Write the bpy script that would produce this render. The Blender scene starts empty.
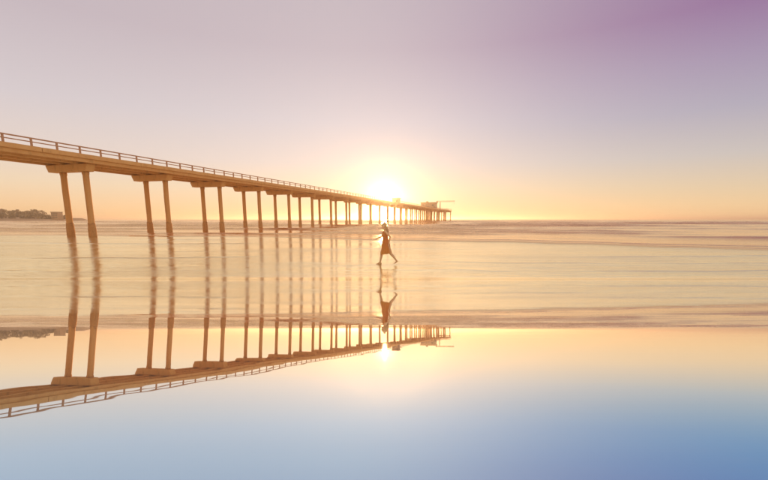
import bpy, bmesh, math, random
import numpy as np
from mathutils import Vector, Matrix

random.seed(7)
RNG = np.random.RandomState(11)
scene = bpy.context.scene
C = scene.collection
R = math.radians

# ------------------------------------------------------------------ camera
EYE = 1.8
PITCH = math.atan(67 / 400)
cam_data = bpy.data.cameras.new('camera')
cam_data.sensor_width = 36
cam_data.lens = 36 * 400 / 768
cam_data.shift_y = 46 / 768
cam_data.clip_start = 0.05
cam_data.clip_end = 40000
cam = bpy.data.objects.new('camera', cam_data)
cam.location = (0, 0, EYE)
cam.rotation_euler = (R(90) - PITCH, 0, 0)
C.objects.link(cam)
scene.camera = cam

# ------------------------------------------------------------------ render settings
scene.view_settings.view_transform = 'Standard'
scene.view_settings.look = 'None'
scene.view_settings.exposure = 0
scene.view_settings.gamma = 1
scene.cycles.use_denoising = True
scene.cycles.max_bounces = 8
scene.cycles.glossy_bounces = 5
scene.cycles.diffuse_bounces = 2
scene.cycles.transmission_bounces = 4
scene.cycles.volume_bounces = 0
scene.cycles.sample_clamp_indirect = 4.0

# ------------------------------------------------------------------ sky and sun
SUN_EL = R(3.15)
SUN_AZ = R(0.1)              # to the right of straight ahead
sun_dir = Vector((math.sin(SUN_AZ) * math.cos(SUN_EL), math.cos(SUN_AZ) * math.cos(SUN_EL), math.sin(SUN_EL)))


def srgb(r, g, b):
    def f(c):
        c /= 255
        return c / 12.92 if c <= 0.04045 else ((c + 0.055) / 1.055) ** 2.4
    return (f(r), f(g), f(b), 1)


world = bpy.data.worlds.new('World')
scene.world = world
world.use_nodes = True
wt = world.node_tree
wt.nodes.clear()


class NT:
    """small helper for node trees"""
    def __init__(self, tree):
        self.t = tree

    def n(self, kind, **kw):
        nd = self.t.nodes.new(kind)
        for k, v in kw.items():
            setattr(nd, k, v)
        return nd

    def link(self, a, b):
        self.t.links.new(a, b)

    def val(self, sock, v):
        if hasattr(v, 'is_linked') or isinstance(v, bpy.types.NodeSocket):
            self.link(v, sock)
        else:
            sock.default_value = v

    def math(self, op, a, b=0.0, c=None, clamp=False):
        nd = self.n('ShaderNodeMath', operation=op)
        nd.use_clamp = clamp
        self.val(nd.inputs[0], a)
        self.val(nd.inputs[1], b)
        if c is not None:
            self.val(nd.inputs[2], c)
        return nd.outputs[0]

    def mixc(self, fac, a, b, blend='MIX'):
        nd = self.n('ShaderNodeMix', data_type='RGBA', blend_type=blend)
        nd.clamp_result = False
        self.val(nd.inputs[0], fac)
        self.val(nd.inputs[6], a)
        self.val(nd.inputs[7], b)
        return nd.outputs[2]

    def maprange(self, v, a, b, c=0.0, d=1.0, smooth=True):
        nd = self.n('ShaderNodeMapRange')
        nd.interpolation_type = 'SMOOTHSTEP' if smooth else 'LINEAR'
        self.val(nd.inputs['Value'], v)
        for k, x in zip(('From Min', 'From Max', 'To Min', 'To Max'), (a, b, c, d)):
            nd.inputs[k].default_value = x
        return nd.outputs[0]

    def ramp(self, fac, stops):
        nd = self.n('ShaderNodeValToRGB')
        cr = nd.color_ramp
        cr.interpolation = 'LINEAR'
        while len(cr.elements) > 1:
            cr.elements.remove(cr.elements[-1])
        cr.elements[0].position = stops[0][0]
        cr.elements[0].color = stops[0][1]
        for p, col in stops[1:]:
            e = cr.elements.new(p)
            e.color = col
        self.val(nd.inputs[0], fac)
        return nd.outputs[0]

    def noise(self, vec, scale, detail=3.0, rough=0.5):
        nd = self.n('ShaderNodeTexNoise')
        self.link(vec, nd.inputs['Vector'])
        nd.inputs['Scale'].default_value = scale
        nd.inputs['Detail'].default_value = detail
        nd.inputs['Roughness'].default_value = rough
        return nd.outputs['Fac']

    def mapping(self, vec, scale=(1, 1, 1), loc=(0, 0, 0), rot=(0, 0, 0)):
        nd = self.n('ShaderNodeMapping')
        self.link(vec, nd.inputs['Vector'])
        nd.inputs['Scale'].default_value = scale
        nd.inputs['Location'].default_value = loc
        nd.inputs['Rotation'].default_value = rot
        return nd.outputs[0]


w = NT(wt)
tc = w.n('ShaderNodeTexCoord')
nrm = w.n('ShaderNodeVectorMath', operation='NORMALIZE')
w.link(tc.outputs['Generated'], nrm.inputs[0])
sep = w.n('ShaderNodeSeparateXYZ')
w.link(nrm.outputs[0], sep.inputs[0])
elev = sep.outputs['Z']
# evening gradient: gold at the horizon, grey rose above, mauve towards the north (right)
left_sky = w.ramp(elev, [(0.0, srgb(255, 206, 146)), (0.03, srgb(254, 214, 166)), (0.07, srgb(247, 221, 188)),
                         (0.13, srgb(233, 216, 206)), (0.22, srgb(218, 207, 209)), (0.36, srgb(202, 187, 193)),
                         (0.60, srgb(198, 184, 190)), (1.0, srgb(202, 190, 195))])
right_sky = w.ramp(elev, [(0.0, srgb(254, 210, 154)), (0.03, srgb(246, 212, 164)), (0.06, srgb(232, 208, 174)),
                          (0.12, srgb(206, 197, 192)), (0.20, srgb(180, 173, 189)), (0.28, srgb(167, 148, 177)),
                          (0.36, srgb(150, 110, 156)), (0.60, srgb(150, 128, 162)), (1.0, srgb(202, 190, 195))])
side = w.math('MULTIPLY', w.maprange(sep.outputs['X'], -0.15, 0.78), w.maprange(sep.outputs['Y'], -0.4, 0.6))
base_sky = w.mixc(side, left_sky, right_sky)
# aureole of the low sun
dt = w.n('ShaderNodeVectorMath', operation='DOT_PRODUCT')
w.link(nrm.outputs[0], dt.inputs[0])
dt.inputs[1].default_value = sun_dir
cosang = w.math('MAXIMUM', dt.outputs['Value'], 0.0)
g1 = w.math('POWER', cosang, 14.0)
g2 = w.math('POWER', cosang, 160.0)
g3 = w.math('POWER', cosang, 4000.0)
glow = w.mixc(1.0, w.mixc(g1, (0, 0, 0, 1), (0.075, 0.07, 0.07, 1)),
              w.mixc(g2, (0, 0, 0, 1), (0.04, 0.035, 0.03, 1)), 'ADD')
glow = w.mixc(1.0, glow, w.mixc(g3, (0, 0, 0, 1), (0.8, 0.7, 0.55, 1)), 'ADD')
evening = w.mixc(1.0, base_sky, glow, 'ADD')
nish = w.n('ShaderNodeTexSky', sky_type='NISHITA')
nish.sun_disc = False
nish.sun_elevation = SUN_EL
nish.sun_rotation = SUN_AZ
nish.air_density = 1.0
nish.dust_density = 2.0
nish.ozone_density = 2.0
scaled = w.mixc(1.0, evening, (10, 10, 10, 1), 'MULTIPLY')
mix_sky = w.mixc(0.96, nish.outputs[0], scaled)
bg = w.n('ShaderNodeBackground')
bg.inputs['Strength'].default_value = 0.1
w.link(mix_sky, bg.inputs['Color'])
wo = w.n('ShaderNodeOutputWorld')
w.link(bg.outputs[0], wo.inputs['Surface'])

sun_data = bpy.data.lights.new('sun', 'SUN')
sun_data.energy = 4.0
sun_data.angle = R(0.5)
sun_data.color = (1.0, 0.58, 0.27)
sun = bpy.data.objects.new('sun', sun_data)
sun.rotation_euler = sun_dir.to_track_quat('Z', 'Y').to_euler()
sun.location = (0, 60, 30)
C.objects.link(sun)


# ------------------------------------------------------------------ materials
def material(name):
    m = bpy.data.materials.new(name)
    m.use_nodes = True
    b = m.node_tree.nodes['Principled BSDF']
    return m, NT(m.node_tree), b


def bump(t, height, strength, dist, bsdf):
    nd = t.n('ShaderNodeBump')
    nd.inputs['Strength'].default_value = strength
    nd.inputs['Distance'].default_value = dist
    t.link(height, nd.inputs['Height'])
    t.link(nd.outputs[0], bsdf.inputs['Normal'])


def weathered(name, c1, c2, scale=1.2, rough=0.8, bstr=0.4, stretch=(1, 1, 0.25)):
    m, t, b = material(name)
    co = t.n('ShaderNodeTexCoord').outputs['Object']
    v = t.mapping(co, stretch)
    n1 = t.noise(v, scale, 5, 0.6)
    n2 = t.noise(co, scale * 9, 4, 0.6)
    f = t.math('MULTIPLY_ADD', n2, 0.35, t.math('MULTIPLY', n1, 0.75))
    col = t.mixc(t.maprange(f, 0.35, 0.75), c1, c2)
    stain = t.noise(t.mapping(co, (1.7, 0.8, 0.22), (3, 7, 1)), scale * 1.6, 6, 0.7)      # rust and run-off streaks
    col = t.mixc(t.maprange(stain, 0.52, 0.70, 0.0, 0.45), col, tuple(c * 0.45 for c in c1[:3]) + (1,))
    t.link(col, b.inputs['Base Color'])
    b.inputs['Roughness'].default_value = rough
    bump(t, n2, bstr, 0.02, b)
    return m


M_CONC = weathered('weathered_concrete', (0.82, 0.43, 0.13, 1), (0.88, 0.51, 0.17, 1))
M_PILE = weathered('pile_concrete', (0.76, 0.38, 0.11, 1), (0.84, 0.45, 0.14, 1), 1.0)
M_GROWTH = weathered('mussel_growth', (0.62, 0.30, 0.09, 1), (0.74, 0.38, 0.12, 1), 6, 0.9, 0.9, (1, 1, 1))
M_RAIL = weathered('rail_timber', (0.56, 0.29, 0.14, 1), (0.66, 0.37, 0.19, 1), 3, 0.75, 0.3, (1, 1, 1))
M_WALL = weathered('shed_wall_paint', (0.15, 0.07, 0.03, 1), (0.22, 0.11, 0.05, 1), 2, 0.7, 0.2)
M_ROOF = weathered('shed_roofing', (0.10, 0.06, 0.035, 1), (0.16, 0.10, 0.06, 1), 3, 0.8, 0.3, (1, 1, 1))
M_STEEL = weathered('painted_steel', (0.12, 0.08, 0.05, 1), (0.18, 0.12, 0.07, 1), 4, 0.5, 0.2, (1, 1, 1))
M_TREE = weathered('tree_leaves', (0.36, 0.23, 0.08, 1), (0.46, 0.30, 0.11, 1), 0.4, 0.8, 0.3, (1, 1, 1))
M_LAND = weathered('coast_scrub', (0.46, 0.27, 0.11, 1), (0.55, 0.34, 0.15, 1), 0.1, 0.9, 0.3, (1, 1, 1))
M_GLASS, _t, _b = material('window_glass')
_b.inputs['Base Color'].default_value = (0.03, 0.03, 0.035, 1)
_b.inputs['Roughness'].default_value = 0.08

# wet sand under a film of water
M_SAND, t, b = material('wet_sand_film')
co = t.n('ShaderNodeNewGeometry').outputs['Position']
sp = t.n('ShaderNodeSeparateXYZ')
t.link(co, sp.inputs[0])
wob = t.noise(t.mapping(co, (0.25, 0.9, 0.0)), 1.0, 3)
yy = t.math('ADD', sp.outputs['Y'], t.math('MULTIPLY', t.math('SUBTRACT', wob, 0.5), 2.5))
flat = t.maprange(yy, 9.5, 13.0)                    # 0 on the glassy slope, 1 on the rippled flat
rip1 = t.noise(t.mapping(co, (0.55, 2.6, 0.0), rot=(0, 0, 0.10)), 1.0, 4, 0.55)
rip2 = t.noise(t.mapping(co, (1.5, 7.0, 0.0), rot=(0, 0, -0.06)), 1.0, 3, 0.5)
patch = t.noise(t.mapping(co, (0.10, 0.30, 0.0)), 1.0, 3, 0.5)
fine = t.noise(co, 38.0, 3, 0.6)
t.link(t.math('MULTIPLY_ADD', flat, t.maprange(patch, 0.3, 0.7, 0.08, 0.18), 0.012), b.inputs['Roughness'])
b.inputs['Metallic'].default_value = 0.95
b.inputs['IOR'].default_value = 1.33
sky_blue_right = t.maprange(sp.outputs['X'], 0.0, 0.40)  # mirrored sky's blue painted into the film colour, deeper to the right
bluish = t.maprange(sp.outputs['Y'], 0.22, 0.68, 1.0, 0.0)  # same painted sky blue, strongest near the camera
tint = t.mixc(sky_blue_right, (0.52, 0.80, 1.0, 1), (0.13, 0.62, 1.0, 1))
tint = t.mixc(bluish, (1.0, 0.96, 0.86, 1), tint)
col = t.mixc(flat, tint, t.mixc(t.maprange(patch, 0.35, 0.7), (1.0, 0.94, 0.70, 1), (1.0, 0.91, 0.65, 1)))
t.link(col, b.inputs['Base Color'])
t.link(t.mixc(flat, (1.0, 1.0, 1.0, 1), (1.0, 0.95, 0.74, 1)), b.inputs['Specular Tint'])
h = t.math('ADD', rip1, t.math('MULTIPLY', rip2, 0.75))
h = t.math('MULTIPLY', h, t.math('MULTIPLY_ADD', flat, 0.985, 0.015))
bump(t, h, 0.28, 0.06, b)

# sea
M_SEA, t, b = material('sea_water')
co = t.n('ShaderNodeNewGeometry').outputs['Position']
at = t.n('ShaderNodeAttribute')
at.attribute_name = 'foam'
foam_n = t.noise(t.mapping(co, (0.35, 1.6, 1.0)), 1.0, 6, 0.65)
foam = t.math('MULTIPLY', at.outputs['Fac'], t.maprange(foam_n, 0.36, 0.60))
t.link(t.mixc(foam, (1.0, 0.75, 0.44, 1), (1.0, 0.66, 0.36, 1)), b.inputs['Base Color'])
t.link(t.math('MULTIPLY_ADD', foam, 0.5, 0.10), b.inputs['Roughness'])
t.link(t.math('MULTIPLY_ADD', foam, -0.45, 0.97), b.inputs['Metallic'])
b.inputs['Specular Tint'].default_value = (1.0, 0.84, 0.56, 1)
b.inputs['Specular IOR Level'].default_value = 0.2
b.inputs['IOR'].default_value = 1.33
r1 = t.noise(t.mapping(co, (0.35, 1.3, 0.0)), 1.0, 5, 0.6)
r2 = t.noise(t.mapping(co, (2.0, 6.0, 0.0)), 1.0, 3, 0.5)
bump(t, t.math('ADD', r1, t.math('MULTIPLY', r2, 0.2)), 0.30, 0.14, b)


# ------------------------------------------------------------------ mesh helpers
def mesh_obj(name, verts, faces, mat, parent=None, smooth=False, loc=None):
    me = bpy.data.meshes.new(name)
    me.from_pydata([tuple(v) for v in verts], [], faces)
    me.update()
    if smooth:
        me.polygons.foreach_set('use_smooth', [True] * len(me.polygons))
    if mat:
        me.materials.append(mat)
    return link_mesh(name, me, parent, loc)


def link_mesh(name, me, parent=None, loc=None):
    o = bpy.data.objects.new(name, me)
    C.objects.link(o)
    if parent:
        o.parent = parent
    if loc is not None:
        o.location = loc
    return o


def bm_obj(name, bm, mat, parent=None, smooth=False, loc=None):
    me = bpy.data.meshes.new(name)
    bmesh.ops.recalc_face_normals(bm, faces=bm.faces)
    bm.to_mesh(me)
    bm.free()
    if smooth:
        me.polygons.foreach_set('use_smooth', [True] * len(me.polygons))
    me.materials.append(mat)
    return link_mesh(name, me, parent, loc)


def box(bm, x0, x1, y0, y1, z0, z1, bevel=0.0):
    m = Matrix.Translation(((x0 + x1) / 2, (y0 + y1) / 2, (z0 + z1) / 2)) @ Matrix.Diagonal((x1 - x0, y1 - y0, z1 - z0, 1))
    r = bmesh.ops.create_cube(bm, size=1, matrix=m)
    if bevel:
        es = list({e for v in r['verts'] for e in v.link_edges})
        bmesh.ops.bevel(bm, geom=es, offset=bevel, segments=1, affect='EDGES')


def box_obj(name, dims, mat, parent=None, bevel=0.0, loc=None):
    bm = bmesh.new()
    box(bm, *dims, bevel=bevel)
    return bm_obj(name, bm, mat, parent, loc=loc)


def rings(bm, levels, n=12, caps=True):
    """levels: (centre, rx, ry) along z, or with a frame (centre, ax, ay)"""
    prev = None
    first = None
    for c, ax, ay in levels:
        ring = []
        for i in range(n):
            a = 2 * math.pi * i / n
            ring.append(bm.verts.new(Vector(c) + Vector(ax) * math.cos(a) + Vector(ay) * math.sin(a)))
        if prev:
            for i in range(n):
                bm.faces.new((prev[i], prev[(i + 1) % n], ring[(i + 1) % n], ring[i]))
        else:
            first = ring
        prev = ring
    if caps:
        bm.faces.new(list(reversed(first)))
        bm.faces.new(prev)


def empty(name, loc=(0, 0, 0), rz=0.0):
    o = bpy.data.objects.new(name, None)
    o.location = loc
    o.rotation_euler = (0, 0, rz)
    o.empty_display_size = 0.5
    C.objects.link(o)
    return o


def tag(o, label=None, cat=None, group=None, kind=None):
    for k, v in (('label', label), ('category', cat), ('group', group), ('kind', kind)):
        if v:
            o[k] = v
    return o


def vnoise(x, y, seed=0):
    """smooth value noise on arrays, 0..1"""
    tab = np.random.RandomState(seed).rand(256, 256)
    xi = np.floor(x).astype(int)
    yi = np.floor(y).astype(int)
    fx = x - xi
    fy = y - yi
    fx = fx * fx * (3 - 2 * fx)
    fy = fy * fy * (3 - 2 * fy)
    g = lambda a, c: tab[a % 256, c % 256]
    return (g(xi, yi) * (1 - fx) + g(xi + 1, yi) * fx) * (1 - fy) + (g(xi, yi + 1) * (1 - fx) + g(xi + 1, yi + 1) * fx) * fy


def grid_mesh(name, X, Y, Z, mat, attr=None):
    nr, nc = X.shape
    verts = np.stack([X, Y, Z], -1).reshape(-1, 3)
    idx = np.arange(nr * nc).reshape(nr, nc)
    q = np.stack([idx[:-1, :-1], idx[:-1, 1:], idx[1:, 1:], idx[1:, :-1]], -1).reshape(-1, 4)
    me = bpy.data.meshes.new(name)
    me.vertices.add(len(verts))
    me.vertices.foreach_set('co', verts.ravel())
    me.loops.add(q.size)
    me.loops.foreach_set('vertex_index', q.ravel())
    me.polygons.add(len(q))
    me.polygons.foreach_set('loop_start', np.arange(0, q.size, 4))
    me.polygons.foreach_set('use_smooth', np.ones(len(q), bool))
    me.update(calc_edges=True)
    me.validate()
    if attr is not None:
        a = me.attributes.new('foam', 'FLOAT', 'POINT')
        a.data.foreach_set('value', attr.ravel())
    me.materials.append(mat)
    return link_mesh(name, me)


# ------------------------------------------------------------------ beach: steep wet foreshore, flat low-tide terrace
SLOPE = math.tan(R(7.82))
CAM_ABOVE = 0.15


shore_pts = np.array([(-400, 110), (-70, 52), (-45, 47.5), (-20, 42.5), (-5, 38), (7, 33), (14, 28.5), (22, 23.6), (45, 11.5), (70, 0), (400, -60)])


def shoreline(X):
    return (np.interp(X, shore_pts[:, 0], shore_pts[:, 1]) + 3.2 * (vnoise(X * 0.09 + 50, X * 0 + 3.3, 8) - 0.5)
            + 1.3 * (vnoise(X * 0.4 + 200, X * 0 + 7.3, 9) - 0.5))


def beach_height(X, Y):
    zb = EYE - CAM_ABOVE - Y * SLOPE
    zb = np.minimum(zb, 3.2 + 0.02 * np.maximum(-Y - 8, 0))
    za = 0.035 - 0.0012 * (Y - 11) + 0.07 * (vnoise(X * 0.22 + 60, Y * 0.12 + 60, 77) - 0.5) * np.clip((20 - Y) / 8, 0, 1)
    over = np.maximum(Y - shoreline(X) - 0.3, 0)
    za = np.maximum(za - 0.03 * over, -2.5)
    k = 0.035
    return za + k * np.logaddexp(0, (zb - za) / k)


def swash_marks(X, Y):
    """thin curved ridges of water left by the last waves"""
    out = np.zeros_like(X)
    for i, (y0, a, f, wd, hgt) in enumerate([(13.9, 0.5, 0.12, 0.07, 0.010), (15.6, 1.1, 0.10, 0.08, 0.012), (17.0, 1.3, 0.16, 0.07, 0.010),
                                             (18.6, 1.8, 0.09, 0.10, 0.014), (20.5, 2.0, 0.12, 0.10, 0.013), (23.0, 2.4, 0.08, 0.12, 0.015),
                                             (26.0, 2.6, 0.07, 0.14, 0.016), (30.0, 2.5, 0.06, 0.16, 0.018), (35, 3, 0.06, 0.2, 0.02)]):
        yk = y0 + a * (vnoise(X * f + 13 * i + 300, X * 0 + 0.7 * i, 200 + i) - 0.5) * 2 + 0.35 * (vnoise(X * 0.8 + 300, X * 0 + i, 220 + i) - 0.5)
        m = np.clip(2.6 * (vnoise(X * 0.16 + 300 + 7 * i, X * 0 + 1.9 * i, 240 + i) - 0.45), 0, 1)
        d = Y - yk
        out += 1.5 * hgt * m * np.where(d < 0, np.exp(-(d / wd) ** 2), np.exp(-(d / (wd * 4)) ** 2))
    return out


ys = np.concatenate([np.linspace(-80, -6, 20), np.linspace(-5, 8, 40), np.linspace(8.1, 24, 270), np.linspace(24.1, 40, 130), np.linspace(40.2, 75, 60)])
us = np.concatenate([np.linspace(-400, -52, 14), np.linspace(-50, 50, 420), np.linspace(52, 400, 14)])
X, Y = np.meshgrid(us, ys)
Z = beach_height(X, Y)
ripmask = 1 / (1 + np.exp(-(Y - 12.5) * 2.0))
Z = Z + ripmask * (0.012 * (vnoise(X * 0.35 + 9, Y * 1.2 + 90, 3) - 0.5) + 0.02 * (vnoise(X * 0.08 + 40, Y * 0.3 + 40, 4) - 0.5))
Z = Z + ripmask * swash_marks(X, Y)
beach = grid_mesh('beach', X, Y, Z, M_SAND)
tag(beach, 'wet mirror-smooth sand sloping down to a rippled flat beach', None, None, 'structure')

# ------------------------------------------------------------------ sea
rows = [0.0]
while rows[-1] < 9000:
    s = rows[-1]
    rows.append(s + (0.05 if s < 1.2 else min(1.3, 0.10 + s * 0.02) if s < 420 else (s - 420) * 0.06 + 1.3))
sv = np.array(rows)
uv = np.linspace(-62, 62, 330)
U, S = np.meshgrid(uv, sv)
Ys = shoreline(U)
X = U * (32 + S) / 32
Y = 34 + S + (Ys - 34) * np.exp(-S / 70)
warp = 13.0 * (vnoise(U * 0.055 + 30, S * 0.012 + 2, 21) - 0.5) + 3.0 * (vnoise(U * 0.25 + 60, S * 0.05 + 20, 22) - 0.5)
ph = S + warp * np.clip(S / 25, 0.15, 1.6)
Zs = np.zeros_like(S)
foam = np.zeros_like(S)
# swash lips and breaking rows
fronts = [(0.0, 0.095, 0.8), (3.4, 0.06, 1.0), (8.5, 0.13, 1.6), (16, 0.20, 2.2), (24, 0.20, 2.2), (33, 0.34, 3.0), (47, 0.42, 4.0), (66, 0.52, 5.0),
          (86, 0.52, 6.0), (114, 0.55, 7.0), (147, 0.6, 8.0), (186, 0.62, 9.0), (232, 0.62, 10), (285, 0.6, 11), (345, 0.6, 12), (410, 0.6, 12)]
for i, (s0, amp, wd) in enumerate(fronts):
    m = 0.06 + 0.94 * np.clip(2.4 * (vnoise(U * 0.075 + 100 + 17 * i, U * 0 + 2.2 * i + 0.4, 40 + i) - 0.30), 0, 1)
    if i == 0:
        m = 0.35 + 0.65 * np.clip((U + 12) / 20, 0, 1) + 0.25 * (vnoise(U * 0.3, U * 0 + 5, 31) - 0.5)
    d = ph - s0 if i else S
    if i == 0:                                   # lip: steep towards the land, thinning seaward
        prof = np.clip(d / 0.14, 0, 1) ** 0.5 * np.exp(-np.maximum(d, 0) / wd * 0.8)
    else:
        prof = np.where(d < 0, np.exp(-(d / (wd * 0.28)) ** 2), np.exp(-(d / wd) ** 2))
    Zs += amp * (1.1 if i else 1.0) * m * prof
    foam = np.maximum(foam, m * np.where(d < 0, np.exp(-(d / (wd * 0.9)) ** 2), np.exp(-(d / (wd * 1.3)) ** 2)) * (0.55 if i else 0.0))
    # trough in front, a spill of foam
chop = (vnoise(X * 0.12 + 100, Y * 0.45 + 100, 60) - 0.5) * 0.10 + (vnoise(X * 0.5 + 100, Y * 1.5 + 100, 61) - 0.5) * 0.03
Zs += chop * np.clip(S / 30, 0.05, 2.2)
far = np.clip((S - 420) / 300, 0, 1)
Zs += far * 0.7 * (vnoise(X * 0.006 + 50, Y * 0.03 + 50, 62) - 0.5) * 2
edge = np.clip(S / 0.10, 0, 1)
Zs = Zs * edge + np.where(S < 0.02, -0.06, 0.0) + 0.008
sea = grid_mesh('sea', X, Y, Zs, M_SEA, foam)
tag(sea, 'shallow surf and open sea under a low sun', None, None, 'structure')

# ------------------------------------------------------------------ pier
PA = R(16.612)
SPAN = 10.09
near = Vector((-30.342, 42.0, 0))
LEFT = Vector((-math.cos(PA), math.sin(PA), 0))
pier = empty('pier', near + LEFT * 1.535, -PA)
tag(pier, 'long concrete pier on paired slanting piles reaching out to sea', 'pier')
K0, K1 = -3, 26                         # bents
T0 = K0 * SPAN - 3.0
T1 = K1 * SPAN + 3.0
HW = 3.35
Z_CAP0, Z_CAP1, Z_SLAB0, Z_SLAB1, Z_CURB, Z_RAIL = 6.55, 7.27, 7.60, 7.85, 8.0, 8.66

# deck panels, one per span
bm = bmesh.new()
box(bm, -HW + 0.25, HW - 0.25, -SPAN / 2 + 0.015, SPAN / 2 - 0.015, Z_SLAB0 + 0.003, Z_SLAB1, 0.02)
o0 = bm_obj('deck_panel', bm, M_CONC, pier, loc=(0, K0 * SPAN, 0))
bm = bmesh.new()
box(bm, -0.15, 0.15, -SPAN / 2 + 0.02, SPAN / 2 - 0.02, Z_SLAB0, Z_CURB, 0.03)
c0 = bm_obj('curb', bm, M_CONC, pier, loc=(HW - 0.1, K0 * SPAN, 0))
for k in range(K0, K1 + 1):
    if k > K0:
        link_mesh('deck_panel', o0.data, pier, (0, k * SPAN, 0))
        link_mesh('curb', c0.data, pier, (HW - 0.1, k * SPAN, 0))
    link_mesh('curb', c0.data, pier, (-HW + 0.1, k * SPAN, 0))
for x in (-3.2, -1.05, 1.05, 3.0):
    box_obj('girder', (x - 0.17, x + 0.17, T0, T1, Z_CAP1 + 0.002, Z_SLAB0), M_CONC, pier, 0.02)

# pile caps and piles
bm = bmesh.new()
v = []
for y in (-0.45, 0.45):
    for x, z in ((-3.32, Z_CAP1), (-3.32, Z_CAP1 - 0.12), (-3.02, Z_CAP0), (2.15, Z_CAP0), (2.40, Z_CAP1 - 0.12), (2.40, Z_CAP1)):
        v.append(bm.verts.new((x, y, z)))
bm.faces.new(v[:6])
bm.faces.new(list(reversed(v[6:])))
for i in range(6):
    j = (i + 1) % 6
    bm.faces.new((v[i], v[i + 6], v[j + 6], v[j]))
bmesh.ops.bevel(bm, geom=list(bm.edges), offset=0.03, segments=1, affect='EDGES')
cap0 = bm_obj('pile_cap', bm, M_CONC, pier, loc=(0, K0 * SPAN, 0))
for k in range(K0 + 1, K1 + 1):
    link_mesh('pile_cap', cap0.data, pier, (0, k * SPAN, 0))


def pile_mesh(seed, r=0.29):
    rr = random.Random(seed)
    bm = bmesh.new()
    lv = []
    for z, f in ((-3.0, 1.04), (0.0, 1.04), (0.5, 1.04), (1.0, 1.03), (1.5, 1.02), (2.4, 1.0), (4.5, 0.99), (6.2, 1.0), (6.3, 1.12), (Z_CAP0, 1.14)):
        j = f * (1 + rr.uniform(-0.025, 0.025))
        lv.append(((rr.uniform(-0.01, 0.01), rr.uniform(-0.01, 0.01), z), (r * j, 0, 0), (0, r * j, 0)))
    rings(bm, lv, 14)
    me = bpy.data.meshes.new('pile')
    bmesh.ops.recalc_face_normals(bm, faces=bm.faces)
    bm.to_mesh(me)
    bm.free()
    me.polygons.foreach_set('use_smooth', [True] * len(me.polygons))
    me.materials.append(M_PILE)
    return me


def growth_mesh(seed, r=0.29):
    rr = random.Random(seed)
    bm = bmesh.new()
    lv = []
    for z, f in ((-0.4, 1.26), (0.1, 1.28), (0.45, 1.27), (0.8, 1.24), (1.1, 1.19), (1.35, 1.13)):
        lv.append(((0, 0, z), (r * f, 0, 0), (0, r * f, 0)))
    rings(bm, lv, 18)
    for vv in bm.verts:
        s = 1 + rr.uniform(-0.03, 0.06)
        vv.co.x *= s
        vv.co.y *= s
        vv.co.z += rr.uniform(-0.1, 0.1)
    me = bpy.data.meshes.new('marine_growth')
    bmesh.ops.recalc_face_normals(bm, faces=bm.faces)
    bm.to_mesh(me)
    bm.free()
    me.polygons.foreach_set('use_smooth', [True] * len(me.polygons))
    me.materials.append(M_GROWTH)
    return me


piles = [pile_mesh(i) for i in range(4)]
growths = [growth_mesh(i) for i in range(4)]
ip = 0


def add_pile(x, y):
    global ip
    p = link_mesh('pile', piles[ip % 4], pier, (x, y, 0))
    g = link_mesh('marine_growth', growths[(ip * 3 + 1) % 4], p, (0, 0, 0))
    g.rotation_euler.z = ip * 1.3
    ip += 1


for k in range(K0, K1 + 1):
    for sx in (-1.535, 1.535):
        add_pile(sx, k * SPAN)

# railings
PS = SPAN / 4.84
ts = np.arange(T0 + 0.4, T1 - 0.1, PS)
ph0 = 0.0
# a post stands where the photograph's first posts stand
rail_near = empty('railing', (HW - 0.1, 0, 0))
rail_near.parent = pier
post_bm = bmesh.new()
box(post_bm, -0.06, 0.06, -0.075, 0.075, Z_CURB, Z_RAIL + 0.02, 0.01)
p0 = bm_obj('rail_post', post_bm, M_RAIL, rail_near, loc=(0, ts[0], 0))
for tt in ts[1:]:
    link_mesh('rail_post', p0.data, rail_near, (0, tt, 0))
box_obj('top_rail', (-0.07, 0.07, T0, T1, Z_RAIL - 0.06, Z_RAIL + 0.04), M_RAIL, rail_near, 0.01)
box_obj('middle_rail', (-0.035, 0.035, T0, T1, 8.31, 8.39), M_RAIL, rail_near)
rail_far = empty('railing', (-HW + 0.1, 0, 0))
rail_far.parent = pier
box_obj('top_rail', (-0.07, 0.07, T0, T1, Z_RAIL - 0.06, Z_RAIL + 0.04), M_RAIL, rail_far, 0.01)
box_obj('middle_rail', (-0.035, 0.035, T0, T1, 8.31, 8.39), M_RAIL, rail_far)
for tt in ts:
    link_mesh('rail_post', p0.data, rail_far, (0, tt, 0))

# widened head of the pier
head = [(196, 210, 4.6), (236, 265, 5.4)]
for y0, y1, hw in head:
    box_obj('head_platform', (-hw, hw, y0, y1, 7.30, Z_SLAB1 + 0.03), M_CONC, pier, 0.05)
    box_obj('head_beam', (-hw + 0.3, hw - 0.3, y0 + 0.8, y0 + 1.6, 6.60, 7.297), M_CONC, pier, 0.04)
    box_obj('head_beam', (-hw + 0.3, hw - 0.3, y1 - 1.6, y1 - 0.8, 6.60, 7.297), M_CONC, pier, 0.04)
for y in (197.2, 208.8):
    for x in (-4.0, 4.0, -0.3, 0.3):
        add_pile(x, y)
for y in (237.2, 263.8):
    for x in (-4.7, 4.7, 0.2):
        add_pile(x, y)
for x in (-5.3, 5.3):
    rl = empty('railing', (x, 0, 0))
    rl.parent = pier
    box_obj('top_rail', (-0.06, 0.06, 236.2, 264.8, Z_RAIL - 0.06, Z_RAIL + 0.04), M_RAIL, rl)
    for i in range(12):
        link_mesh('rail_post', p0.data, rl, (0, 236.6 + i * 2.55, 0))


# buildings on the pier
def pier_point(x, t, z):
    return pier.matrix_world @ Vector((x, t, z))


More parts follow.
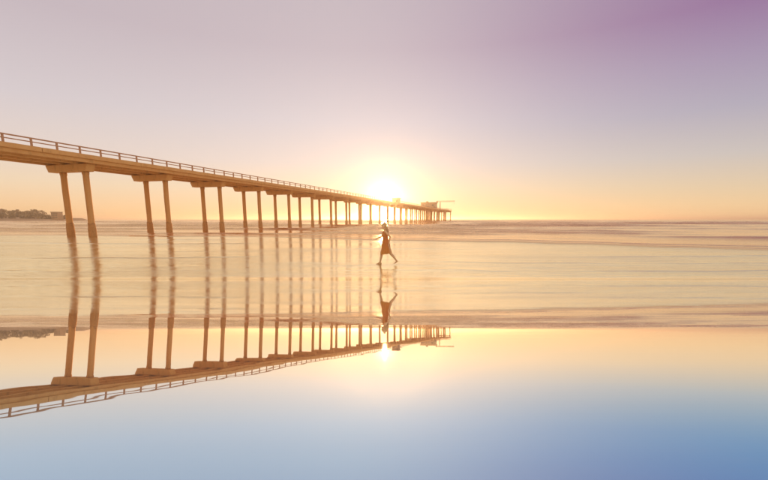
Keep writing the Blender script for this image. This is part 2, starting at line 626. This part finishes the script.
bpy.context.view_layer.update()
hut = empty('pier_hut', pier_point(-0.9, 132, Z_SLAB1), -PA)
tag(hut, 'small hut with overhanging flat roof halfway along the pier deck', 'hut')
box_obj('wall', (-1.35, 1.35, -1.4, 1.4, 0, 2.25), M_WALL, hut, 0.02)
bm = bmesh.new()
box(bm, -1.75, 1.75, -1.8, 1.8, 2.253, 2.42, 0.02)
box(bm, -1.4, 1.4, -1.4, 1.4, 2.42, 2.58, 0.02)
bm_obj('roof', bm, M_ROOF, hut)
wn = box_obj('window', (-0.55, 0.55, -1.46, -1.38, 1.0, 1.8), M_GLASS, hut)
box_obj('sill', (-0.65, 0.65, -1.52, -1.38, 0.92, 0.99), M_WALL, wn)
dr = box_obj('door', (1.34, 1.41, -0.9, 0.0, 0.02, 2.0), M_STEEL, hut)
box_obj('handle', (1.41, 1.46, -0.16, -0.08, 0.95, 1.1), M_GLASS, dr)

house = empty('pier_house', pier_point(0, 203, Z_SLAB1 + 0.03), -PA)
tag(house, 'flat-roofed laboratory house standing across the far part of the pier', 'house')
box_obj('wall', (-4.1, 4.1, -4.0, 4.0, 0, 3.1), M_WALL, house, 0.03)
bm = bmesh.new()
box(bm, -4.4, 4.4, -4.3, 4.3, 3.103, 3.4, 0.03)
rf = bm_obj('roof', bm, M_ROOF, house)
box_obj('roof_vent', (-1.6, -0.4, -1, 0.4, 3.403, 4.0), M_STEEL, rf, 0.03)
for x in (-2.9, -0.9, 2.9):
    wd = box_obj('window', (x - 0.55, x + 0.55, -4.06, -3.98, 1.0, 2.2), M_GLASS, house)
    box_obj('sill', (x - 0.65, x + 0.65, -4.14, -3.98, 0.9, 0.99), M_WALL, wd)
for y in (-2.2, 0, 2.2):
    wd = box_obj('window', (4.08, 4.16, y - 0.6, y + 0.6, 1.0, 2.2), M_GLASS, house)
    box_obj('sill', (4.08, 4.24, y - 0.7, y + 0.7, 0.9, 0.99), M_WALL, wd)
dr = box_obj('door', (0.6, 1.6, -4.06, -3.98, 0.02, 2.15), M_STEEL, house)
box_obj('handle', (0.7, 0.8, -4.12, -4.06, 1.0, 1.15), M_GLASS, dr)

crane = empty('boat_crane', pier_point(1.0, 238, Z_SLAB1 + 0.03), -PA)
tag(crane, 'boat crane with long level boom on the head of the pier', 'crane')
bm = bmesh.new()
rings(bm, [((0, 0, 0), (0.5, 0, 0), (0, 0.5, 0)), ((0, 0, 0.5), (0.35, 0, 0), (0, 0.35, 0)), ((0, 0, 5.1), (0.26, 0, 0), (0, 0.26, 0))], 12)
bm_obj('mast', bm, M_STEEL, crane, True)
bm = bmesh.new()
for dz in (0.0, 0.55):
    box(bm, -2.2, 9.6, -0.18, 0.18, 5.0 + dz, 5.2 + dz)
for i in range(12):
    x = -2.1 + i * 1.0
    bmesh.ops.create_cube(bm, size=1, matrix=Matrix.Translation((x + 0.25, 0, 5.33)) @ Matrix.Rotation((-1) ** i * 0.75, 4, 'Y') @ Matrix.Diagonal((0.14, 0.2, 0.75, 1)))
bm_obj('boom', bm, M_STEEL, crane)
bm = bmesh.new()
box(bm, -2.6, -1.6, -0.45, 0.45, 4.5, 5.6, 0.05)
bm_obj('counterweight', bm, M_STEEL, crane)
bm = bmesh.new()
rings(bm, [((9.2, 0, 3.9), (0.03, 0, 0), (0, 0.03, 0)), ((9.2, 0, 5.0), (0.03, 0, 0), (0, 0.03, 0))], 6)
rings(bm, [((9.2, 0, 3.6), (0.14, 0, 0), (0, 0.14, 0)), ((9.2, 0, 3.9), (0.14, 0, 0), (0, 0.14, 0))], 8)
bm_obj('hook', bm, M_STEEL, crane)

# ------------------------------------------------------------------ headland
HS = 0.62
hx = np.linspace(-950, -440, 120)
hy = np.linspace(560, 650, 30)
X, Y = np.meshgrid(hx, hy)
prof = np.clip((-468 - X) / 16, 0, 1)
Z = -1 + prof * (3.0 + 3.0 * vnoise(X * 0.015 + 5, Y * 0.02, 70) + 5 * np.clip((-560 - X) / 250, 0, 1)) * np.clip((Y - 560) / 25, 0, 1) ** 0.6
headland = grid_mesh('headland', X * HS, Y * HS, Z * HS, M_LAND)
tag(headland, 'low hazy headland on the horizon left of the pier', None, None, 'structure')
# its wood, one mass of leaf clumps
bm_v, bm_f = [], []
rr = random.Random(3)
tx = -900.0
while tx < -484:
    for q in range(2):
        x = tx + rr.uniform(-3, 3)
        y = 590 + rr.uniform(0, 40)
        ground = 3.5 + 4 * rr.random() * min(1, (-470 - x) / 60)
        hh = (9.5 + 1.8 * math.sin(x * 0.13) + rr.uniform(-1.2, 2.2)) * (0.66 if x > -512 else 1.12 if x < -550 else 1.0)
        hh = max(hh, 2.2)
        wdt = rr.uniform(4, 7)
        for i in range(170):
            # clumps through an uneven crown volume
            a = rr.uniform(0, 2 * math.pi)
            u = rr.random() ** 0.5
            zc = rr.uniform(0.1, 1.0)
            rad = wdt * (1 - (zc - 0.4) ** 2 * 1.5) * u
            p = Vector((x + rad * math.cos(a), y + rad * math.sin(a), ground - 1.5 + hh * zc))
            n0 = len(bm_v)
            s = rr.uniform(0.7, 1.6)
            ax = Vector((rr.gauss(0, 1), rr.gauss(0, 1), rr.gauss(0, 1))).normalized()
            b1 = ax.orthogonal().normalized() * s
            b2 = ax.cross(b1)
            bm_v += [p - b1, p + b2 * 0.8, p + b1, p - b2 * 0.8]
            bm_f.append((n0, n0 + 1, n0 + 2, n0 + 3))
    tx += rr.uniform(5, 9)
wood = mesh_obj('wood', [p_ * HS for p_ in bm_v], bm_f, M_TREE)
tag(wood, 'far-off dark trees crowding the top of the hazy headland', 'trees', None, 'stuff')

lodge = empty('shore_building', (-483 * HS, 600 * HS, 3.2 * HS))
lodge.scale = (HS * 0.8, HS, HS * 0.82)
tag(lodge, 'boxy hazy building at the tip of the far headland', 'building')
box_obj('wall', (-6, 6, -5, 5, -3, 11.4), M_LAND, lodge, 0.1)
box_obj('roof', (-6.4, 6.4, -5.4, 5.4, 11.404, 12.3), M_ROOF, lodge, 0.1)
for zz in (1.6, 4.8, 8.0):
    for i in range(4):
        x = -4.2 + i * 2.8
        wd = box_obj('window', (x - 0.8, x + 0.8, -5.1, -4.98, zz, zz + 1.7), M_GLASS, lodge)

# ------------------------------------------------------------------ the woman walking along the water
M_SKIN, t, b = material('skin')
b.inputs['Base Color'].default_value = (0.92, 0.56, 0.25, 1)
b.inputs['Roughness'].default_value = 0.5
b.inputs['Subsurface Weight'].default_value = 0.45
b.inputs['Subsurface Radius'].default_value = (0.08, 0.035, 0.015)
M_HAIR, t, b = material('hair')
co = t.n('ShaderNodeTexCoord').outputs['Object']
hn = t.noise(t.mapping(co, (60, 60, 6)), 1.0, 3)
t.link(t.mixc(hn, (0.66, 0.36, 0.11, 1), (0.85, 0.52, 0.20, 1)), b.inputs['Base Color'])
b.inputs['Roughness'].default_value = 0.45
M_DRESS, t, b = material('dress_cotton')
co = t.n('ShaderNodeTexCoord').outputs['Object']
dn = t.noise(t.mapping(co, (8, 8, 3)), 1.0, 4)
dcol = t.mixc(dn, (1.0, 0.66, 0.24, 1), (1.0, 0.74, 0.32, 1))
t.link(dcol, b.inputs['Base Color'])
b.inputs['Roughness'].default_value = 0.9
tr = t.n('ShaderNodeBsdfTranslucent')
t.link(dcol, tr.inputs['Color'])
ms = t.n('ShaderNodeMixShader')
ms.inputs[0].default_value = 0.8
t.link(b.outputs[0], ms.inputs[1])
t.link(tr.outputs[0], ms.inputs[2])
t.link(ms.outputs[0], t.t.nodes['Material Output'].inputs['Surface'])
M_EYE, _t, _b = material('eye')
_b.inputs['Base Color'].default_value = (0.06, 0.04, 0.03, 1)
_b.inputs['Roughness'].default_value = 0.1

PZ = float(beach_height(np.array([0.0]), np.array([15.8]))[0])
person = empty('person', (0.0, 15.8, PZ), 0)
tag(person, 'person in a short flared dress striding left, long hair flowing, one arm forward', 'person')


def capsule(bm, p, q, r0, r1, n=12, flat=1.0):
    p, q = Vector(p), Vector(q)
    d = (q - p).normalized()
    ax = d.orthogonal().normalized()
    if abs(d.z) > 0.5:
        ax = (Vector((1, 0, 0)) - d * d.x).normalized()
    ay = d.cross(ax)
    L = []
    for k in range(4):
        a = math.pi / 2 * (k / 3.0)
        rr_ = max(r0 * math.sin(a), 0.0005)
        L.append((p - d * r0 * math.cos(a), ax * rr_, ay * rr_ * flat))
    for k in range(4):
        a = math.pi / 2 * (1 - k / 3.0)
        rr_ = max(r1 * math.sin(a), 0.0005)
        L.append((q + d * r1 * math.cos(a), ax * rr_, ay * rr_ * flat))
    rings(bm, L, n)


def ellipsoid(bm, c, r, rot=None):
    m = Matrix.Translation(c) @ (rot or Matrix.Identity(4)) @ Matrix.Diagonal((r[0], r[1], r[2], 1))
    bmesh.ops.create_uvsphere(bm, u_segments=20, v_segments=14, radius=1, matrix=m)


# frame: walks towards -X; Y positive is away from the camera. near = -Y side
bm = bmesh.new()
hip = Vector((0.07, 0, 0.86))
chest = Vector((0.045, 0, 1.20))
neck = Vector((0.035, 0, 1.37))
headc = Vector((0.0, 0, 1.52))
# trunk
ellipsoid(bm, hip, (0.125, 0.165, 0.12))
capsule(bm, hip + Vector((0, 0, 0.06)), (0.055, 0, 1.06), 0.115, 0.10, 16)
ellipsoid(bm, chest, (0.105, 0.15, 0.15))
ellipsoid(bm, (-0.035, -0.065, 1.19), (0.06, 0.06, 0.06))
ellipsoid(bm, (-0.035, 0.065, 1.19), (0.06, 0.06, 0.06))
capsule(bm, (0.045, -0.145, 1.31), (0.045, 0.145, 1.31), 0.052, 0.052)
capsule(bm, (0.045, 0, 1.28), (0.02, 0, 1.43), 0.062, 0.050)
# head with jaw, nose, lips, brow, ears
ellipsoid(bm, headc + Vector((0.012, 0, 0.025)), (0.098, 0.078, 0.105))
ellipsoid(bm, headc + Vector((-0.038, 0, -0.045)), (0.055, 0.056, 0.068))
capsule(bm, headc + Vector((-0.088, 0, 0.012)), headc + Vector((-0.106, 0, -0.022)), 0.010, 0.014)
ellipsoid(bm, headc + Vector((-0.086, 0, -0.058)), (0.014, 0.024, 0.011))
ellipsoid(bm, headc + Vector((-0.078, 0, -0.096)), (0.018, 0.022, 0.016))
capsule(bm, headc + Vector((-0.082, -0.035, 0.03)), headc + Vector((-0.082, 0.035, 0.03)), 0.012, 0.012)
for s in (-1, 1):
    ellipsoid(bm, headc + Vector((0.012, s * 0.079, -0.008)), (0.018, 0.009, 0.032))


def leg(y, hipx, knee, ankle, toe_dir, heel_up):
    h = Vector((hip.x + hipx, y, 0.82))
    knee = Vector(knee)
    ankle = Vector(ankle)
    capsule(bm, h, knee + (h - knee) * 0.05, 0.088, 0.054, 14)
    calf = knee + (ankle - knee) * 0.33 + Vector((0.018, 0, 0))
    capsule(bm, knee, calf, 0.052, 0.052, 14)
    capsule(bm, calf, ankle, 0.050, 0.031, 14)
    td = Vector(toe_dir).normalized()
    heel = ankle - td * 0.045 + Vector((0, 0, -0.045))
    ball = ankle + td * 0.11 + Vector((0, 0, -0.055 if not heel_up else 0.0))
    capsule(bm, heel, ankle, 0.026, 0.030)
    capsule(bm, heel, ball, 0.026, 0.022, 12)
    capsule(bm, ankle, ball, 0.030, 0.022)
    for i in range(5):
        yo = (i - 2) * 0.017
        ln = 0.055 - abs(i - 1) * 0.006
        tipd = td if not heel_up else Vector((-1, 0, -0.1)).normalized()
        capsule(bm, ball + Vector((0, yo, -0.004)), ball + Vector((0, yo, -0.006)) + tipd * ln, 0.012, 0.009, 8)


# front leg (far side), planted, a little ahead
leg(0.085, -0.02, (-0.10, 0.085, 0.47), (-0.155, 0.085, 0.078), (-1, 0, 0), False)
# rear leg (near side), trailing, heel lifted
leg(-0.085, 0.03, (0.26, -0.085, 0.44), (0.50, -0.085, 0.150), (-0.62, 0, -0.78), True)


def arm(sh, el, wr, hd, curl):
    sh, el, wr = Vector(sh), Vector(el), Vector(wr)
    capsule(bm, sh, el, 0.046, 0.036, 12)
    capsule(bm, el, wr, 0.037, 0.024, 12)
    d = Vector(hd).normalized()
    side = d.cross(Vector((0, 0, 1))).normalized()
    up = side.cross(d).normalized()
    palm = wr + d * 0.075
    for i in range(4):
        o = side * ((i - 1.5) * 0.019)
        capsule(bm, wr + o * 0.55, palm + o, 0.016, 0.012, 8)
    for i in range(4):
        o = side * ((i - 1.5) * 0.021)
        ln = (0.070, 0.080, 0.075, 0.058)[i]
        k1 = palm + o + (d - up * 0.15 * curl).normalized() * ln * 0.45
        k2 = k1 + (d - up * 0.6 * curl).normalized() * ln * 0.32
        k3 = k2 + (d - up * 1.2 * curl).normalized() * ln * 0.26
        capsule(bm, palm + o, k1, 0.0095, 0.009, 8)
        capsule(bm, k1, k2, 0.009, 0.0085, 8)
        capsule(bm, k2, k3, 0.0085, 0.0075, 8)
    th = wr + d * 0.03 - side * 0.028
    t1 = th + (d * 0.7 - side * 0.7 - up * 0.2).normalized() * 0.035
    t2 = t1 + (d * 0.95 - side * 0.25 - up * 0.25).normalized() * 0.03
    capsule(bm, wr + d * 0.015 - side * 0.012, th, 0.014, 0.012, 8)
    capsule(bm, th, t1, 0.011, 0.010, 8)
    capsule(bm, t1, t2, 0.010, 0.008, 8)


# far arm swings forward, near arm bent behind
arm((0.03, 0.165, 1.31), (-0.10, 0.20, 1.09), (-0.32, 0.21, 1.00), (-0.95, 0.05, -0.25), 0.5)
arm((0.05, -0.165, 1.31), (0.24, -0.22, 1.10), (0.20, -0.27, 0.88), (-0.35, -0.05, -0.93), 0.7)
body = bm_obj('body', bm, M_SKIN, person, True)
rm = body.modifiers.new('remesh', 'REMESH')
rm.mode = 'VOXEL'
rm.voxel_size = 0.0065
rm.use_smooth_shade = True
sm = body.modifiers.new('smooth', 'SMOOTH')
sm.factor = 0.5
sm.iterations = 4
for s in (-1, 1):
    bm = bmesh.new()
    ellipsoid(bm, headc + Vector((-0.076, s * 0.032, 0.006)), (0.013, 0.014, 0.010))
    bm_obj('eye', bm, M_EYE, person, True)


# dress: fitted bodice, flared skirt with folds
def dress_mesh():
    bm = bmesh.new()
    n = 64
    lv = [  # z, cx, rx, ry, fold
        (1.315, 0.045, 0.075, 0.13, 0), (1.27, 0.04, 0.108, 0.155, 0), (1.20, 0.03, 0.128, 0.165, 0), (1.12, 0.042, 0.118, 0.150, 0),
        (1.03, 0.055, 0.108, 0.124, 0), (0.98, 0.06, 0.114, 0.132, 0.003), (0.90, 0.065, 0.140, 0.170, 0.006), (0.80, 0.07, 0.160, 0.19, 0.010),
        (0.68, 0.072, 0.165, 0.20, 0.013), (0.58, 0.075, 0.182, 0.215, 0.02), (0.48, 0.08, 0.200, 0.225, 0.028), (0.43, 0.085, 0.208, 0.23, 0.032)]
    layers = []
    for off in (0.0, -0.003):
        prev = None
        lay = []
        for z, cx, rx, ry, fo in lv:
            ring = []
            for i in range(n):
                a = 2 * math.pi * i / n
                f = fo * (math.sin(a * 9 + z * 4) * 0.7 + math.sin(a * 5 + 1.3) * 0.5)
                zz = z + (0.035 * math.cos(a) * (0.8 - z) / 0.4 if z < 0.8 else 0)
                ring.append(bm.verts.new((cx + (rx + f + off) * math.cos(a), (ry + f + off) * math.sin(a), zz)))
            lay.append(ring)
        layers.append(lay)
    for li, lay in enumerate(layers):
        for a, c in zip(lay, lay[1:]):
            for i in range(n):
                j = (i + 1) % n
                q = (a[i], a[j], c[j], c[i])
                bm.faces.new(q if li == 0 else tuple(reversed(q)))
    for k in (0, -1):
        a, c = layers[0][k], layers[1][k]
        for i in range(n):
            j = (i + 1) % n
            bm.faces.new((a[i], a[j], c[j], c[i]))
    for s in (-1, 1):     # shoulder straps
        for dx in (0.0,):
            pts = [(-0.02, s * 0.085, 1.30), (0.0, s * 0.09, 1.355), (0.045, s * 0.092, 1.372), (0.09, s * 0.088, 1.35), (0.11, s * 0.08, 1.30)]
            for p, q in zip(pts, pts[1:]):
                capsule(bm, p, q, 0.012, 0.012, 8)
    return bm


dress = bm_obj('dress', dress_mesh(), M_DRESS, person, True)

# hair: cap plus strands streaming back
bm = bmesh.new()
ellipsoid(bm, headc + Vector((0.024, 0, 0.034)), (0.094, 0.083, 0.101))
rr = random.Random(5)
for i in range(70):
    a = rr.uniform(-1, 1)
    st = headc + Vector((0.05 + rr.uniform(-0.04, 0.04), a * 0.07, rr.uniform(-0.05, 0.07)))
    p = st
    ln = rr.uniform(0.26, 0.42)
    pts = [st]
    for k in range(1, 6):
        u = k / 5
        pts.append(st + Vector((0.02 + 0.085 * u ** 1.3 + rr.uniform(-0.012, 0.012), a * 0.03 * u + rr.uniform(-0.015, 0.015), -ln * u * (0.92 - 0.1 * u))))
    for k in range(5):
        capsule(bm, pts[k], pts[k + 1], 0.014 * (1 - k * 0.17), 0.014 * (1 - (k + 1) * 0.17), 6)
hair = bm_obj('hair', bm, M_HAIR, person, True)

# ------------------------------------------------------------------ haze
M_HAZE = bpy.data.materials.new('sea_haze')
M_HAZE.use_nodes = True
ht = M_HAZE.node_tree
ht.nodes.clear()
pv = ht.nodes.new('ShaderNodeVolumePrincipled')
pv.inputs['Color'].default_value = (1.0, 0.85, 0.68, 1)
pv.inputs['Density'].default_value = 0.0005
pv.inputs['Anisotropy'].default_value = 0.62
ho = ht.nodes.new('ShaderNodeOutputMaterial')
pv2 = ht.nodes.new('ShaderNodeVolumePrincipled')          # added scatter lobe, stands in for flare: strong forward glare round the sun
pv2.inputs['Color'].default_value = (1.0, 0.92, 0.78, 1)
pv2.inputs['Density'].default_value = 0.00011
pv2.inputs['Anisotropy'].default_value = 0.945
va = ht.nodes.new('ShaderNodeAddShader')
ht.links.new(pv.outputs[0], va.inputs[0])
ht.links.new(pv2.outputs[0], va.inputs[1])
ht.links.new(va.outputs[0], ho.inputs['Volume'])
haze = box_obj('haze', (-20500, 20500, -120, 9600, -6, 14.6), M_HAZE)
tag(haze, 'warm sea haze over the whole shore', None, None, 'stuff')
